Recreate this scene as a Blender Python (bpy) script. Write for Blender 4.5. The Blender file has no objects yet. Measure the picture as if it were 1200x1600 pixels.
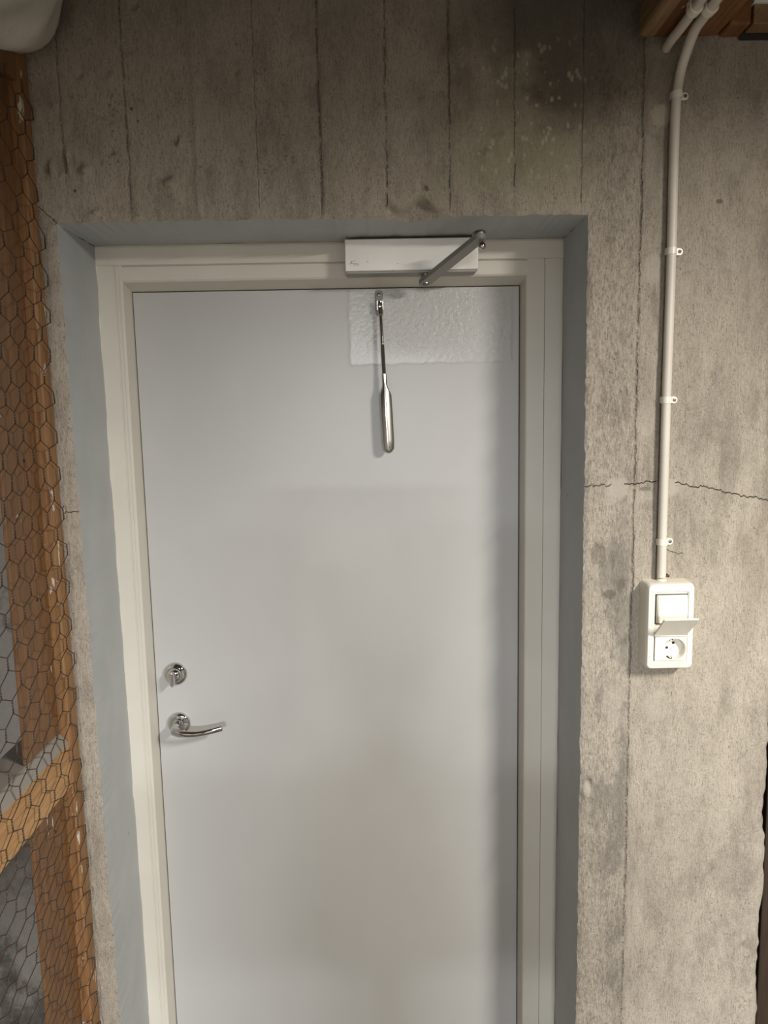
import bpy, bmesh, math, random
import numpy as np
from mathutils import Vector, Matrix

S = bpy.context.scene
COL = S.collection
random.seed(7)
R = math.radians

# ------------------------------------------------------------------ camera
# wall front plane is y = 0, x to the right, z up, metres
cam = bpy.data.cameras.new('camera')
cam.sensor_fit = 'VERTICAL'
cam.sensor_height = 36.0
cam.lens = 1178.0 / 1600.0 * 36.0
cam.clip_start = 0.02
camo = bpy.data.objects.new('camera', cam)
COL.objects.link(camo)
Rm = [(0.99973633, -0.02066525, 0.01001098),
      (-0.01262362, -0.13044412, 0.9913753),
      (-0.01918114, -0.99124027, -0.13067059)]          # columns: image right, image down, forward
right = Vector((Rm[0][0], Rm[1][0], Rm[2][0]))
down = Vector((Rm[0][1], Rm[1][1], Rm[2][1]))
fwd = Vector((Rm[0][2], Rm[1][2], Rm[2][2]))
m = Matrix.Identity(4)
for i in range(3):
    m[i][0] = right[i]; m[i][1] = -down[i]; m[i][2] = -fwd[i]
m.translation = Vector((0.0, -1.39, 1.77))
camo.matrix_world = m
S.camera = camo

# ------------------------------------------------------------------ world, lights, exposure
S.view_settings.view_transform = 'Standard'
S.view_settings.look = 'None'
S.view_settings.gamma = 1.0
S.view_settings.use_curve_mapping = False
S.view_settings.exposure = 0.06
W = bpy.data.worlds.new('world'); S.world = W
W.use_nodes = True
W.node_tree.nodes['Background'].inputs[0].default_value = (1.0, 0.96, 0.90, 1)
W.node_tree.nodes['Background'].inputs[1].default_value = 0.006

def area(name, loc, rot, sx, sy, power, col):
    l = bpy.data.lights.new(name, 'AREA'); l.shape = 'RECTANGLE'; l.size = sx; l.size_y = sy
    l.energy = power; l.color = col
    o = bpy.data.objects.new(name, l); o.location = loc; o.rotation_euler = rot
    COL.objects.link(o); return o
# two ceiling luminaires in the storage room: one to the right of the camera, one further back
area('lamp_right', (1.20, -1.45, 2.31), (0, 0, 0), 0.12, 0.5, 84.0, (1.0, 0.94, 0.84))
area('lamp_rear', (0.07, -5.0, 2.20), (0, 0, 0), 0.95, 0.4, 620.0, (0.95, 0.97, 1.0))

# ------------------------------------------------------------------ node helper
class N:
    """tiny expression wrapper over shader nodes"""
    def __init__(s, nt, sock): s.nt = nt; s.s = sock
    def _m(s, op, *a, clamp=False):
        n = s.nt.nodes.new('ShaderNodeMath'); n.operation = op; n.use_clamp = clamp
        for i, v in enumerate((s,) + a):
            if isinstance(v, N): s.nt.links.new(v.s, n.inputs[i])
            else: n.inputs[i].default_value = v
        return N(s.nt, n.outputs[0])
    def __add__(s, o): return s._m('ADD', o)
    __radd__ = __add__
    def __sub__(s, o): return s._m('SUBTRACT', o)
    def __mul__(s, o): return s._m('MULTIPLY', o)
    __rmul__ = __mul__
    def __truediv__(s, o): return s._m('DIVIDE', o)
    def abs(s): return s._m('ABSOLUTE')
    def pow(s, e): return s._m('POWER', e)
    def min(s, o): return s._m('MINIMUM', o)
    def max(s, o): return s._m('MAXIMUM', o)
    def inv(s): return (s * -1.0) + 1.0
    def step(s, a, b):                       # smooth 0 at a, 1 at b
        n = s.nt.nodes.new('ShaderNodeMapRange'); n.interpolation_type = 'SMOOTHSTEP'
        s.nt.links.new(s.s, n.inputs[0])
        if a <= b:
            n.inputs[1].default_value = a; n.inputs[2].default_value = b
            n.inputs[3].default_value = 0; n.inputs[4].default_value = 1
        else:
            n.inputs[1].default_value = b; n.inputs[2].default_value = a
            n.inputs[3].default_value = 1; n.inputs[4].default_value = 0
        return N(s.nt, n.outputs[0])

class Mat:
    def __init__(s, name, color=(0.5, 0.5, 0.5), rough=0.6, metal=0.0):
        s.m = bpy.data.materials.new(name); s.m.use_nodes = True
        s.nt = s.m.node_tree; s.b = s.nt.nodes['Principled BSDF']
        s.b.inputs['Base Color'].default_value = (*color, 1)
        s.b.inputs['Roughness'].default_value = rough
        s.b.inputs['Metallic'].default_value = metal
        g = s.nt.nodes.new('ShaderNodeTexCoord'); s.co = g.outputs['Object']
        sp = s.nt.nodes.new('ShaderNodeSeparateXYZ'); s.nt.links.new(s.co, sp.inputs[0])
        s.x, s.y, s.z = (N(s.nt, o) for o in sp.outputs)
        s.h = None
    def noise(s, sc, scale=(1, 1, 1), detail=4.0, rough=0.55, off=0.0):
        mp = s.nt.nodes.new('ShaderNodeMapping'); mp.inputs['Scale'].default_value = scale
        mp.inputs['Location'].default_value = (off, off * .7, off * 1.3)
        s.nt.links.new(s.co, mp.inputs[0])
        n = s.nt.nodes.new('ShaderNodeTexNoise'); n.inputs['Scale'].default_value = sc
        n.inputs['Detail'].default_value = detail; n.inputs['Roughness'].default_value = rough
        s.nt.links.new(mp.outputs[0], n.inputs['Vector'])
        return N(s.nt, n.outputs[0])
    def voro(s, sc, scale=(1, 1, 1), rand=1.0, out='Distance'):
        mp = s.nt.nodes.new('ShaderNodeMapping'); mp.inputs['Scale'].default_value = scale
        s.nt.links.new(s.co, mp.inputs[0])
        n = s.nt.nodes.new('ShaderNodeTexVoronoi'); n.inputs['Scale'].default_value = sc
        n.inputs['Randomness'].default_value = rand
        s.nt.links.new(mp.outputs[0], n.inputs['Vector'])
        return N(s.nt, n.outputs[out])
    def mix(s, f, a, b, mode='MIX'):
        n = s.nt.nodes.new('ShaderNodeMix'); n.data_type = 'RGBA'; n.blend_type = mode
        def put(i, v):
            if isinstance(v, N): s.nt.links.new(v.s, n.inputs[i])
            elif isinstance(v, (tuple, list)): n.inputs[i].default_value = (*v, 1)
            elif isinstance(v, (int, float)): n.inputs[i].default_value = v
            else: s.nt.links.new(v, n.inputs[i])
        put(0, f); put(6, a); put(7, b)
        return n.outputs[2]
    def color(s, c): s.nt.links.new(c, s.b.inputs['Base Color'])
    def rough(s, r): s.nt.links.new(r.s, s.b.inputs['Roughness'])
    def bump(s, h, dist=0.001, strength=1.0):
        n = s.nt.nodes.new('ShaderNodeBump'); n.inputs['Distance'].default_value = dist
        n.inputs['Strength'].default_value = strength
        s.nt.links.new(h.s, n.inputs['Height'])
        s.nt.links.new(n.outputs[0], s.b.inputs['Normal'])

# ------------------------------------------------------------------ materials
def concrete(name, local=True):
    M = Mat(name, rough=0.88)
    x, y, z = M.x, M.y, M.z
    big = M.noise(3.2, (1, 1, .6), 3)
    med = M.noise(24, (1, 1, .35), 8, .72, 3.1)
    grain = M.noise(330, (1, 1, .20), 6, .78, 5.0)      # saw marks of the boards
    sand = M.noise(620, (1, 1, .8), 4, .7, 1.7)
    pits = M.voro(150, (1, 1, .6))
    c = M.mix(big.step(.35, .68), (.40, .355, .295), (.54, .48, .40))
    c = M.mix(med.step(.38, .64) * .55, c, (.60, .54, .45))
    c = M.mix(med.step(.50, .30) * .5, c, (.25, .225, .185))
    c = M.mix(grain.step(.52, .40) * .40, c, (.20, .175, .14))
    c = M.mix(sand.step(.54, .68) * .45, c, (.66, .61, .53))
    spk = M.noise(230, (1, 1, .7), 2, .6, 9.0).step(.60, .68) * M.noise(30, (1, 1, .5), 2, .5, 4.0).step(.42, .6)
    c = M.mix(spk * .6, c, (.13, .105, .08))
    fine = M.noise(430, (1, 1, .45), 5, .8, 21.0); fine2 = M.noise(360, (1, 1, .7), 5, .8, 31.0)
    c = M.mix(fine.step(.47, .36) * .55, c, (.17, .145, .11))
    c = M.mix(fine2.step(.55, .66) * .50, c, (.72, .67, .58))
    h = grain * .55 + med * .8 + sand * .35 + fine * .6 + fine2 * .5 - (pits.step(.14, .02) * .5)
    if local:
        wob = M.noise(9, (1, 1, 1), 3, .6, 2.0) - .5
        wob2 = M.noise(60, (1, 1, 1), 3, .7, 6.0) - .5
        # coarse, whiter strip of board just right of the opening
        co = (x + wob * .02).step(.37, .395) * (x + wob2 * .008).step(.482, .474)
        rg = M.noise(260, (1, 1, .33), 6, .8, 12.0)
        c = M.mix(co * rg.step(.50, .64) * .6, c, (.70, .64, .55))
        c = M.mix(co * rg.step(.48, .36) * .65, c, (.20, .17, .13))
        h = h + co * rg * 1.0
        # greyer, dirtier patches low on the rough strip and towards the far right edge
        gp = co * M.noise(11, (1, 1, .45), 5, .7, 41.0).step(.47, .60) * z.step(1.75, 1.5)
        c = M.mix(gp * .55, c, (.20, .19, .17))
        rp = x.step(.60, .74) * M.noise(9, (1, 1, .4), 5, .7, 51.0).step(.42, .60)
        c = M.mix(rp * .35, c, (.22, .18, .14))
        # soot and damp bloom above the lintel
        so = (x - .34 + wob * .25).abs().step(.30, .02) * (z + wob * .5).step(2.18, 2.42)
        c = M.mix(so * .8, c, (.085, .075, .05))
        gr = (x - .27 + wob * .3).abs().step(.20, .03) * (z - 2.22 + wob * .3).abs().step(.13, .02)
        c = M.mix(gr * .5, c, (.36, .345, .21))
        fl = M.voro(95, (1, 1, .6)).step(.42, .22) * M.noise(48, off=8.0).step(.50, .56)
        c = M.mix(fl * (x - .27).abs().step(.16, .05) * (z - 2.28).abs().step(.16, .06) * .75, c, (.60, .58, .45))
        # wall colour gets darker towards the ceiling
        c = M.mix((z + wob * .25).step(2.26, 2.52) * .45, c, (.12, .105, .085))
        # pale filler patches
        def blob(cx, cz, rx, rz, k, col=(.60, .555, .475)):
            nonlocal c
            d = (((x - cx) / rx).pow(2.0) + ((z - cz) / rz).pow(2.0)) + wob2 * 1.6 + wob * .6
            c = M.mix((d + (fine - .5) * 2.5).step(1.45, .55) * k, c, col)
        def absx(v): return v
        for b in PATCHES: blob(*b)
        for b in DIRT: blob(*b[:5], col=(.13, .115, .095))
        # cracks: z = z0 + slope * (x - x0)
        for (x0, x1, z0, z1, w) in CRACKS:
            line = (x - x0) * ((z1 - z0) / (x1 - x0)) + z0
            jag = (M.noise(55, (1, .01, .01), 3, .7, x0 * 9) - .5) * .022
            d = (z - line - jag).abs()
            cr = d.step(w, w * .35) * x.step(x0 - .001, x0 + .001) * x.step(x1 + .001, x1 - .001)
            c = M.mix(cr * .92, c, (.035, .028, .02)); h = h - cr * 1.5
        # joints between shutter boards
        for (x0, w, k, za, zb) in JOINTS:
            jag = (M.noise(26, (.01, .01, 1), 4, .75, x0 * 7) - .5) * .010
            d = (x - x0 - jag).abs()
            br = M.noise(48, (.3, 1, 1), 5, .8, x0 * 3).step(.38, .58)
            j = d.step(w, w * .3) * br * z.step(za, za + .02) * z.step(zb + .02, zb)
            c = M.mix(j * (k * .48), c, (.07, .058, .042)); h = h - j * 1.2
        # neighbour compartment: damp stained concrete
        st = x.step(-.60, -.63)
        sn = M.noise(7.5, (1, 1, .8), 5, .7, 14.0)
        c = M.mix(st * .75, c, (.46, .44, .40))
        c = M.mix(st * sn.step(.54, .66) * .7, c, (.07, .06, .05))
        c = M.mix(st * z.step(.98, .80) * sn.step(.40, .55) * .7, c, (.05, .042, .03))
        c = M.mix(st * x.step(-.78, -.84) * sn.step(.55, .45) * .7, c, (.62, .60, .57))
    M.color(c)
    M.bump(h, .0034, 1.0)
    return M.m

# features in wall coordinates (metres): cx, cz, rx, rz, strength
PATCHES = [(.448, 1.622, .022, .020, .85), (.436, 1.597, .011, .007, .7), (.545, 1.622, .022, .017, .55),
           (.512, 2.275, .018, .017, .8), (.505, 2.015, .014, .028, .55), (.500, 1.75, .018, .03, .35),
           (.495, 1.605, .024, .012, .4), (.64, 2.20, .02, .02, .25), (-.50, 1.20, .012, .03, .4),
           (.497, 2.19, .012, .05, .25), (.51, .80, .012, .09, .25), (.535, 1.20, .03, .03, .3),
           (.45, 1.20, .018, .05, .4), (.402, 1.03, .008, .02, .6)]
DIRT = [(.44, 1.42, .012, .010, .6), (.458, 1.44, .010, .014, .5), (.415, 1.50, .014, .02, .4),
        (.62, 2.13, .006, .004, .7), (-.41, 2.30, .003, .003, .9), (-.517, 2.166, .0025, .003, .9),
        (-.40, 2.28, .002, .002, .8), (.30, 2.37, .004, .004, .8), (.655, 1.68, .02, .10, .25),
        (.74, 1.75, .02, .22, .30), (.70, .85, .05, .05, .2), (.10, 2.16, .004, .005, .8),
        (.735, 1.95, .03, .2, .18), (.50, 1.62, .01, .004, .5)]
CRACKS = [(.3875, .438, 1.628, 1.628, .0012), (.462, .522, 1.630, 1.634, .0014), (.556, .625, 1.628, 1.618, .0014),
          (.625, .77, 1.618, 1.583, .0014), (-.583, -.553, 2.141, 2.112, .0012), (-.578, -.548, 1.596, 1.600, .0009),
          (.53, .575, 1.51, 1.495, .0008)]
JOINTS = [(-.532, .0016, .55, 2.14, 2.6), (-.421, .0024, .7, 2.12, 2.6), (-.1955, .0012, .35, 2.12, 2.6),
          (-.0852, .0028, .75, 2.12, 2.6), (.030, .0024, .75, 2.12, 2.6), (.141, .0022, .85, 2.12, 2.6),
          (.254, .0018, .65, 2.12, 2.6), (.480, .0026, .62, .0, 2.6), (.374, .0016, .4, 2.12, 2.6)]
M_CONC = concrete('board_formed_concrete')
M_CONC2 = concrete('plain_concrete', False)
M_ROOM = Mat('dusty_dark_concrete', (.12, .105, .085), .85).m

def wood(name, c1, c2, axis='z', flakes=0.0, rough=.6, grainsc=38):
    M = Mat(name, rough=rough)
    sc = {'z': (1, 1, .06), 'y': (1, .06, 1), 'x': (.06, 1, 1)}[axis]
    g = M.noise(grainsc, sc, 5, .6, 1.0); g2 = M.noise(grainsc * 5, sc, 3, .6, 4.0)
    c = M.mix(g.step(.35, .65), c1, c2)
    c = M.mix(g2.step(.55, .42) * .35, c, tuple(v * .45 for v in c1))
    kn = M.voro(5, {'z': (1, 1, .5), 'y': (1, .5, 1), 'x': (.5, 1, 1)}[axis]).step(.10, .03)
    c = M.mix(kn * .7, c, tuple(v * .3 for v in c1))
    h = g * .4 + g2 * .3
    if flakes:
        f = M.noise(34, {'z': (1, 1, .30), 'y': (1, .3, 1), 'x': (.3, 1, 1)}[axis], 4, .6, 7.0).step(.70 - flakes, .715 - flakes)
        c = M.mix(f, c, (.62, .57, .50)); h = h + f * .6
    M.color(c); M.bump(h, .0006)
    return M.m
M_POST = wood('pine_post', (.175, .086, .035), (.22, .11, .045), 'z', .012, .5)
M_BATTEN = wood('pine_batten', (.26, .130, .050), (.32, .168, .070), 'z', .055, .55)
M_RAIL = wood('pine_rail', (.40, .215, .085), (.50, .29, .125), 'y', 0.0, .55)
M_JOIST = wood('dark_joist', (.16, .068, .020), (.23, .105, .035), 'y', .01, .7)
M_JOIST2 = wood('pale_joist', (.20, .12, .055), (.27, .17, .085), 'y', 0.0, .7)
M_DUST = Mat('grey_dusty_wood', (.27, .25, .225), .8).m
M_DARKWOOD = wood('dark_brown_wood', (.022, .012, .006), (.032, .018, .009), 'z', 0.0, .6)

def dusty(name, col, rough=.5, bumpk=.0003, var=.08, specks=True):
    M = Mat(name, rough=rough)
    n = M.noise(6, (1, 1, 1), 4); n2 = M.noise(120, (1, 1, .6), 3, .6, 3.0)
    c = M.mix(n.step(.35, .65) * 1.0, tuple(v * (1 - var) for v in col), col)
    if specks:
        s = M.noise(46, (1, 1, .45), 3, .6, 8.0).step(.735, .75)
        c = M.mix(s * .8, c, (.05, .05, .05))
    M.color(c); M.bump(n * .6 + n2 * .35, bumpk)
    return M.m
M_REVEAL = dusty('bluegrey_reveal_paint', (.43, .455, .465), .55, .0010)
M_FRAME = dusty('cream_frame_paint', (.68, .65, .575), .38, .0003, .04, False)

def doorpaint():
    M = Mat('light_grey_door_paint', (.50, .50, .495), .3)
    n = M.noise(4, (1, 1, .6), 3); fine = M.noise(300, (1, 1, 1), 2, .5, 2.0)
    c = M.mix(n.step(.3, .7), (.475, .478, .476), (.505, .507, .50))
    # re-painted patch beneath the closer: a rectangle of lumpy glossy paint
    wob = (M.noise(30, off=3.0) - .5) * .012
    pt = (M.x + wob).step(-.055, -.045) * (M.x + wob).step(.300, .292) * (M.z + wob).step(1.868, 1.876)
    lump = M.noise(95, (1, 1, 1), 3, .6, 5.0)
    area_ = (M.x - .12).abs().step(.17, .05) * M.z.step(1.87, 1.93)
    c = M.mix(pt * .10, c, (.55, .545, .51))
    M.color(c)
    M.rough(pt * -.09 + (n * .04 + .34))
    M.bump(fine * .06 + n * .8 + pt * .25 + lump * pt * (area_ * 1.8 + .35), .0011)
    return M.m
M_DOOR = doorpaint()
M_CHROME = Mat('polished_chrome', (.60, .59, .58), .05, 1).m
M_STEEL = Mat('brushed_steel', (.50, .49, .46), .28, 1).m
M_DARKSTEEL = Mat('dark_threaded_steel', (.16, .155, .15), .42, .9).m
def silver():
    M = Mat('silver_lacquer', (.62, .61, .58), .42, .35)
    n = M.noise(9, (1, 1, 1), 4); sc = M.noise(60, (1, 1, 1), 4, .7, 2.0)
    c = M.mix(n.step(.3, .7), (.72, .705, .67), (.80, .785, .745))
    c = M.mix(sc.step(.66, .72) * .35, c, (.30, .29, .27))
    M.color(c); return M.m
M_SILVER = silver()
M_SILVERD = Mat('grey_lacquer', (.30, .295, .275), .45, .35).m
M_PLASTIC = dusty('aged_white_plastic', (.80, .77, .68), .32, .0001, .03, False)
M_CONDUIT = dusty('dusty_white_conduit', (.66, .625, .555), .45, .0002, .10, False)
M_DARKHOLE = Mat('dark_hole', (.02, .018, .015), .8).m
M_WIRE = Mat('rusty_dark_wire', (.075, .048, .032), .55, .5).m
M_WHITESTEEL = Mat('white_painted_steel', (.75, .74, .70), .4).m
def insul():
    M = Mat('offwhite_wrap', rough=.85)
    n = M.noise(9, (1, 1, 1), 4); f = M.noise(160, (1, 1, 1), 2)
    M.color(M.mix(n.step(.3, .7), (.46, .445, .40), (.58, .56, .51)))
    M.bump(n * 2.0 + f * .3, .003); return M.m
M_INSUL = insul()

# ------------------------------------------------------------------ mesh helpers
def obj(name, bm, mat, parent=None, smooth=False):
    me = bpy.data.meshes.new(name)
    bm.normal_update()
    bm.to_mesh(me); bm.free()
    if mat: me.materials.append(mat)
    if smooth:
        for p in me.polygons: p.use_smooth = True
    o = bpy.data.objects.new(name, me); COL.objects.link(o)
    if parent: o.parent = parent
    return o
def autosmooth(o, ang=35):
    me = o.data
    for p in me.polygons: p.use_smooth = True
    me.update()
    bm = bmesh.new(); bm.from_mesh(me)
    for e in bm.edges:
        if len(e.link_faces) == 2 and e.calc_face_angle(0) > R(ang): e.smooth = False
    bm.to_mesh(me); bm.free()
    return o
def thing(name, label, cat, loc=(0, 0, 0), group=None):
    o = bpy.data.objects.new(name, None); COL.objects.link(o); o.empty_display_size = .05
    o['label'] = label; o['category'] = cat; o['_loc'] = 0
    del o['_loc']
    if group: o['group'] = group
    return o
def tag(o, label=None, cat=None, group=None, kind=None):
    if label: o['label'] = label
    if cat: o['category'] = cat
    if group: o['group'] = group
    if kind: o['kind'] = kind
    return o
def place(root, loc):
    """move the empty to its base, keeping its parts where they are"""
    v = Vector(loc); root.location = v
    for c in root.children: c.location = c.location - v
def box(x0, x1, y0, y1, z0, z1, bev=0.0, seg=2, bm=None):
    own = bm is None
    b = bmesh.new()
    r = bmesh.ops.create_cube(b, size=1)
    for v in b.verts:
        v.co = Vector((x0 + (v.co.x + .5) * (x1 - x0), y0 + (v.co.y + .5) * (y1 - y0), z0 + (v.co.z + .5) * (z1 - z0)))
    if bev: bmesh.ops.bevel(b, geom=list(b.edges), offset=bev, segments=seg, profile=.5, affect='EDGES')
    if own: return b
    me = bpy.data.meshes.new('t'); b.to_mesh(me); b.free(); bm.from_mesh(me); bpy.data.meshes.remove(me)
    return bm
def lathe(profile, origin, axis=(0, -1, 0), seg=32, bm=None):
    """profile: (radius, height) along axis"""
    bm = bm or bmesh.new()
    ax = Vector(axis).normalized(); q = Vector((0, 0, 1)).rotation_difference(ax)
    rings = []
    for r, h in profile:
        if r < 1e-6: rings.append([bm.verts.new(Vector(origin) + q @ Vector((0, 0, h)))])
        else:
            rings.append([bm.verts.new(Vector(origin) + q @ Vector((r * math.cos(2 * math.pi * i / seg), r * math.sin(2 * math.pi * i / seg), h))) for i in range(seg)])
    for a, b in zip(rings, rings[1:]):
        for i in range(seg):
            j = (i + 1) % seg
            if len(a) == 1 and len(b) == 1: continue
            if len(a) == 1: bm.faces.new((a[0], b[i], b[j]))
            elif len(b) == 1: bm.faces.new((a[i], a[j], b[0]))
            else: bm.faces.new((a[i], a[j], b[j], b[i]))
    for e in (rings[0], rings[-1]):
        if len(e) > 1:
            try: bm.faces.new(e)
            except ValueError: pass
    bmesh.ops.recalc_face_normals(bm, faces=bm.faces)
    return bm
def catmull(pts, n=8):
    out = []
    P = [Vector(p) for p in pts]
    for i in range(len(P) - 1):
        p0 = P[max(i - 1, 0)]; p1 = P[i]; p2 = P[i + 1]; p3 = P[min(i + 2, len(P) - 1)]
        for k in range(n):
            t = k / n
            out.append(.5 * ((2 * p1) + (-p0 + p2) * t + (2 * p0 - 5 * p1 + 4 * p2 - p3) * t * t + (-p0 + 3 * p1 - 3 * p2 + p3) * t ** 3))
    out.append(P[-1]); return out
def sweep(path, sect, bm=None, up=(0, 0, 1), closed=True, caps=True, fix=True):
    """sect: list of (u, v) or function i -> list; u along side, v along up'"""
    bm = bm or bmesh.new()
    path = [Vector(p) for p in path]; rings = []
    last = Vector(up)
    for i, p in enumerate(path):
        t = (path[min(i + 1, len(path) - 1)] - path[max(i - 1, 0)]).normalized()
        last = (last - t * last.dot(t))
        if last.length < 1e-5: last = t.orthogonal()
        last.normalize(); side = t.cross(last)
        sc = sect(i, len(path)) if callable(sect) else sect
        rings.append([bm.verts.new(p + side * u + last * v) for u, v in sc])
    k = len(rings[0])
    for a, b in zip(rings, rings[1:]):
        for i in range(k):
            j = (i + 1) % k
            bm.faces.new((a[i], a[j], b[j], b[i]))
    if caps:
        bm.faces.new(rings[0][::-1]); bm.faces.new(rings[-1])
    if fix: bmesh.ops.recalc_face_normals(bm, faces=bm.faces)
    return bm
def circ(r, n=12, ru=1.0): return [(r * ru * math.cos(2 * math.pi * i / n), r * math.sin(2 * math.pi * i / n)) for i in range(n)]
def tube(path, r, n=12, bm=None): return sweep(path, circ(r, n), bm)
def prism_y(outline, y0, y1, bev=0, bm=None):
    """outline in (x, z), extruded from y0 to y1"""
    bm = bm or bmesh.new()
    a = [bm.verts.new((x, y0, z)) for x, z in outline]; b = [bm.verts.new((x, y1, z)) for x, z in outline]
    n = len(a)
    bm.faces.new(a); bm.faces.new(b[::-1])
    for i in range(n): bm.faces.new((a[i], b[i], b[(i + 1) % n], a[(i + 1) % n]))
    bmesh.ops.recalc_face_normals(bm, faces=bm.faces)
    if bev: bmesh.ops.bevel(bm, geom=list(bm.edges), offset=bev, segments=2, profile=.5, affect='EDGES')
    return bm
def rrect(x0, x1, z0, z1, r, n=5):
    o = []
    for cx, cz, a0 in ((x1 - r, z1 - r, 0), (x0 + r, z1 - r, 90), (x0 + r, z0 + r, 180), (x1 - r, z0 + r, 270)):
        for i in range(n + 1):
            a = R(a0 + 90 * i / n); o.append((cx + r * math.cos(a), cz + r * math.sin(a)))
    return o

# ------------------------------------------------------------------ value noise for relief
rng = np.random.RandomState(3)
_L = rng.rand(512, 512)
def vn(u, v, seed=0):
    u = u + seed * 17.31; v = v + seed * 7.77
    iu = np.floor(u).astype(int); iv = np.floor(v).astype(int); fu = u - iu; fv = v - iv
    fu = fu * fu * (3 - 2 * fu); fv = fv * fv * (3 - 2 * fv)
    g = lambda a, b: _L[a % 512, b % 512]
    return (g(iu, iv) * (1 - fu) + g(iu + 1, iv) * fu) * (1 - fv) + (g(iu, iv + 1) * (1 - fu) + g(iu + 1, iv + 1) * fu) * fv
def fbm(u, v, o=3, seed=0):
    s = 0; a = .5
    for k in range(o): s = s + a * (vn(u * 2 ** k, v * 2 ** k, seed + k) - .5); a *= .5
    return s

OPL, OPR, OPT = -.5535, .3878, 2.1125
def edge_left(z): return OPL + .0105 * (2.11 - z) / 1.56
def relief(x, z):
    """height of the concrete towards the room, metres"""
    h = fbm(x * 9, z * 5, 3, 1) * .004 + fbm(x * 60, z * 16, 3, 5) * .0032 + fbm(x * 190, z * 120, 2, 9) * .0018
    co = np.clip((x - .375) / .01, 0, 1) * np.clip((.482 - x) / .006, 0, 1)
    h = h + co * (fbm(x * 130, z * 40, 3, 12) * .0040 - .0008)
    # boards stand a touch proud or back of one another
    bx = np.floor((x + .421) / .1125)
    h = h + (((np.sin(bx * 12.9898) * 43758.5453) % 1.0) - .5) * .0022
    jog = (vn(z * 30, z * 0, 21) - .5) * .003
    for x0, kind, za, zb in ((-.532, -1, 2.12, 2.6), (-.421, -1.4, 2.12, 2.6), (-.300, 1.3, 2.12, 2.6), (-.1955, -.5, 2.12, 2.6),
                             (-.0852, -1.0, 2.12, 2.6), (-.079, .9, 2.12, 2.6), (.030, -1.2, 2.12, 2.6), (.141, -1.5, 2.12, 2.6), (.254, -1.0, 2.12, 2.6),
                             (.374, -.4, 2.12, 2.6), (.480, -1.5, 0, 2.6), (-.503, 1.0, 2.12, 2.2)):
        d = np.abs(x - x0 - jog); w = .0026
        h = h + kind * .0027 * np.exp(-(d / w) ** 2) * (z > za) * (z < zb) * (.35 + 1.1 * vn(z * 22, z * 0 + x0 * 50, 30))
    # knocks, drips and blobs seen on the lintel
    for cx, cz, rx, rz, k in BLOBS:
        h = h + 1.7 * k * np.exp(-((x - cx) / rx) ** 2 - ((z - cz) / rz) ** 2)
    # crumbly arris round the opening
    de = np.minimum(np.abs(x - OPR), np.abs(x - OPL)) * (z < OPT) + np.abs(z - OPT) * (z >= OPT) + 9 * (z >= OPT) * ((x < OPL - .02) | (x > OPR + .02))
    h = h - .004 * np.exp(-(de / .004) ** 2) * (vn(x * 90, z * 60, 40) > .35)
    h = h + .0035 * np.exp(-(de / .010) ** 2) * (vn(x * 150, z * 150, 44) - .45)
    # chip in the lintel arris above the closer
    ch = np.exp(-((x - .072) / .048) ** 2) * np.clip((OPT + .026 + .010 * np.sin(x * 90) - z) / .010, 0, 1) * (z > OPT - .03)
    h = h - ch * .030
    h = h + .006 * np.exp(-((x - .02) / .016) ** 2 - ((z - 2.128) / .010) ** 2)
    # spalled piece on the arris of the right reveal
    h = h - .007 * np.exp(-((x - .400) / .010) ** 2 - ((z - 1.03) / .022) ** 2) * (vn(x * 220, z * 220, 50))
    return h
BLOBS = []
def fwd_px(px, py, y=0.0):
    d = right * ((px - 600) / 1178.) + down * ((py - 800) / 1178.) + fwd
    t = (y + 1.39) / d.y
    return (d.x * t, 1.77 + d.z * t)
for px, py, r1, r2, k in ((168, 112, 4, 7, -.004), (171, 118, 3, 6, .003), (125, 115, 4, 9, -.004), (128, 123, 3, 4, .004),
        (173, 237, 5, 7, -.005), (176, 243, 3.5, 4, .006), (275, 217, 5, 8, -.006), (280, 222, 4, 7, .005), (256, 275, 8, 6, -.006), (263, 286, 7, 6, .006),
        (270, 291, 5, 3, .004), (158, 180, 4, 4, -.003), (177, 196, 3, 3, .004), (86, 165, 3, 5, .004), (370, 112, 2, 5, -.003), (373, 118, 2, 4, .003),
        (72, 262, 3, 9, -.004), (82, 262, 4, 10, .006), (90, 250, 3, 12, -.004), (100, 255, 3, 14, -.005), (107, 245, 2.5, 16, .006), (113, 250, 2.5, 12, -.005),
        (121, 258, 3, 9, -.004), (133, 266, 3.5, 6, .007), (97, 272, 3, 3, .004), (150, 333, 5, 4, .006), (140, 336, 4, 3, .003),
        (657, 292, 4, 8, -.004), (650, 298, 3, 7, .003), (688, 142, 3, 3, -.004), (760, 240, 4, 5, .004), (805, 200, 6, 5, .002), (785, 215, 6, 5, .002),
        (955, 880, 3, 12, -.004), (941, 930, 3, 4, -.005), (945, 850, 3, 9, .003), (960, 690, 3, 4, -.003), (915, 1240, 4, 9, .006), (921, 1225, 4, 6, -.006),
        (931, 1375, 3, 3, .004), (1160, 1480, 5, 7, -.003), (1165, 1490, 3, 5, .003), (998, 1290, 2, 26, .002), (210, 10, 7, 6, -.004), (214, 14, 5, 4, .004)):
    X, Z = fwd_px(px, py); s = 1 / 850.
    BLOBS.append((X, Z, r1 * s, r2 * s, k))

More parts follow.
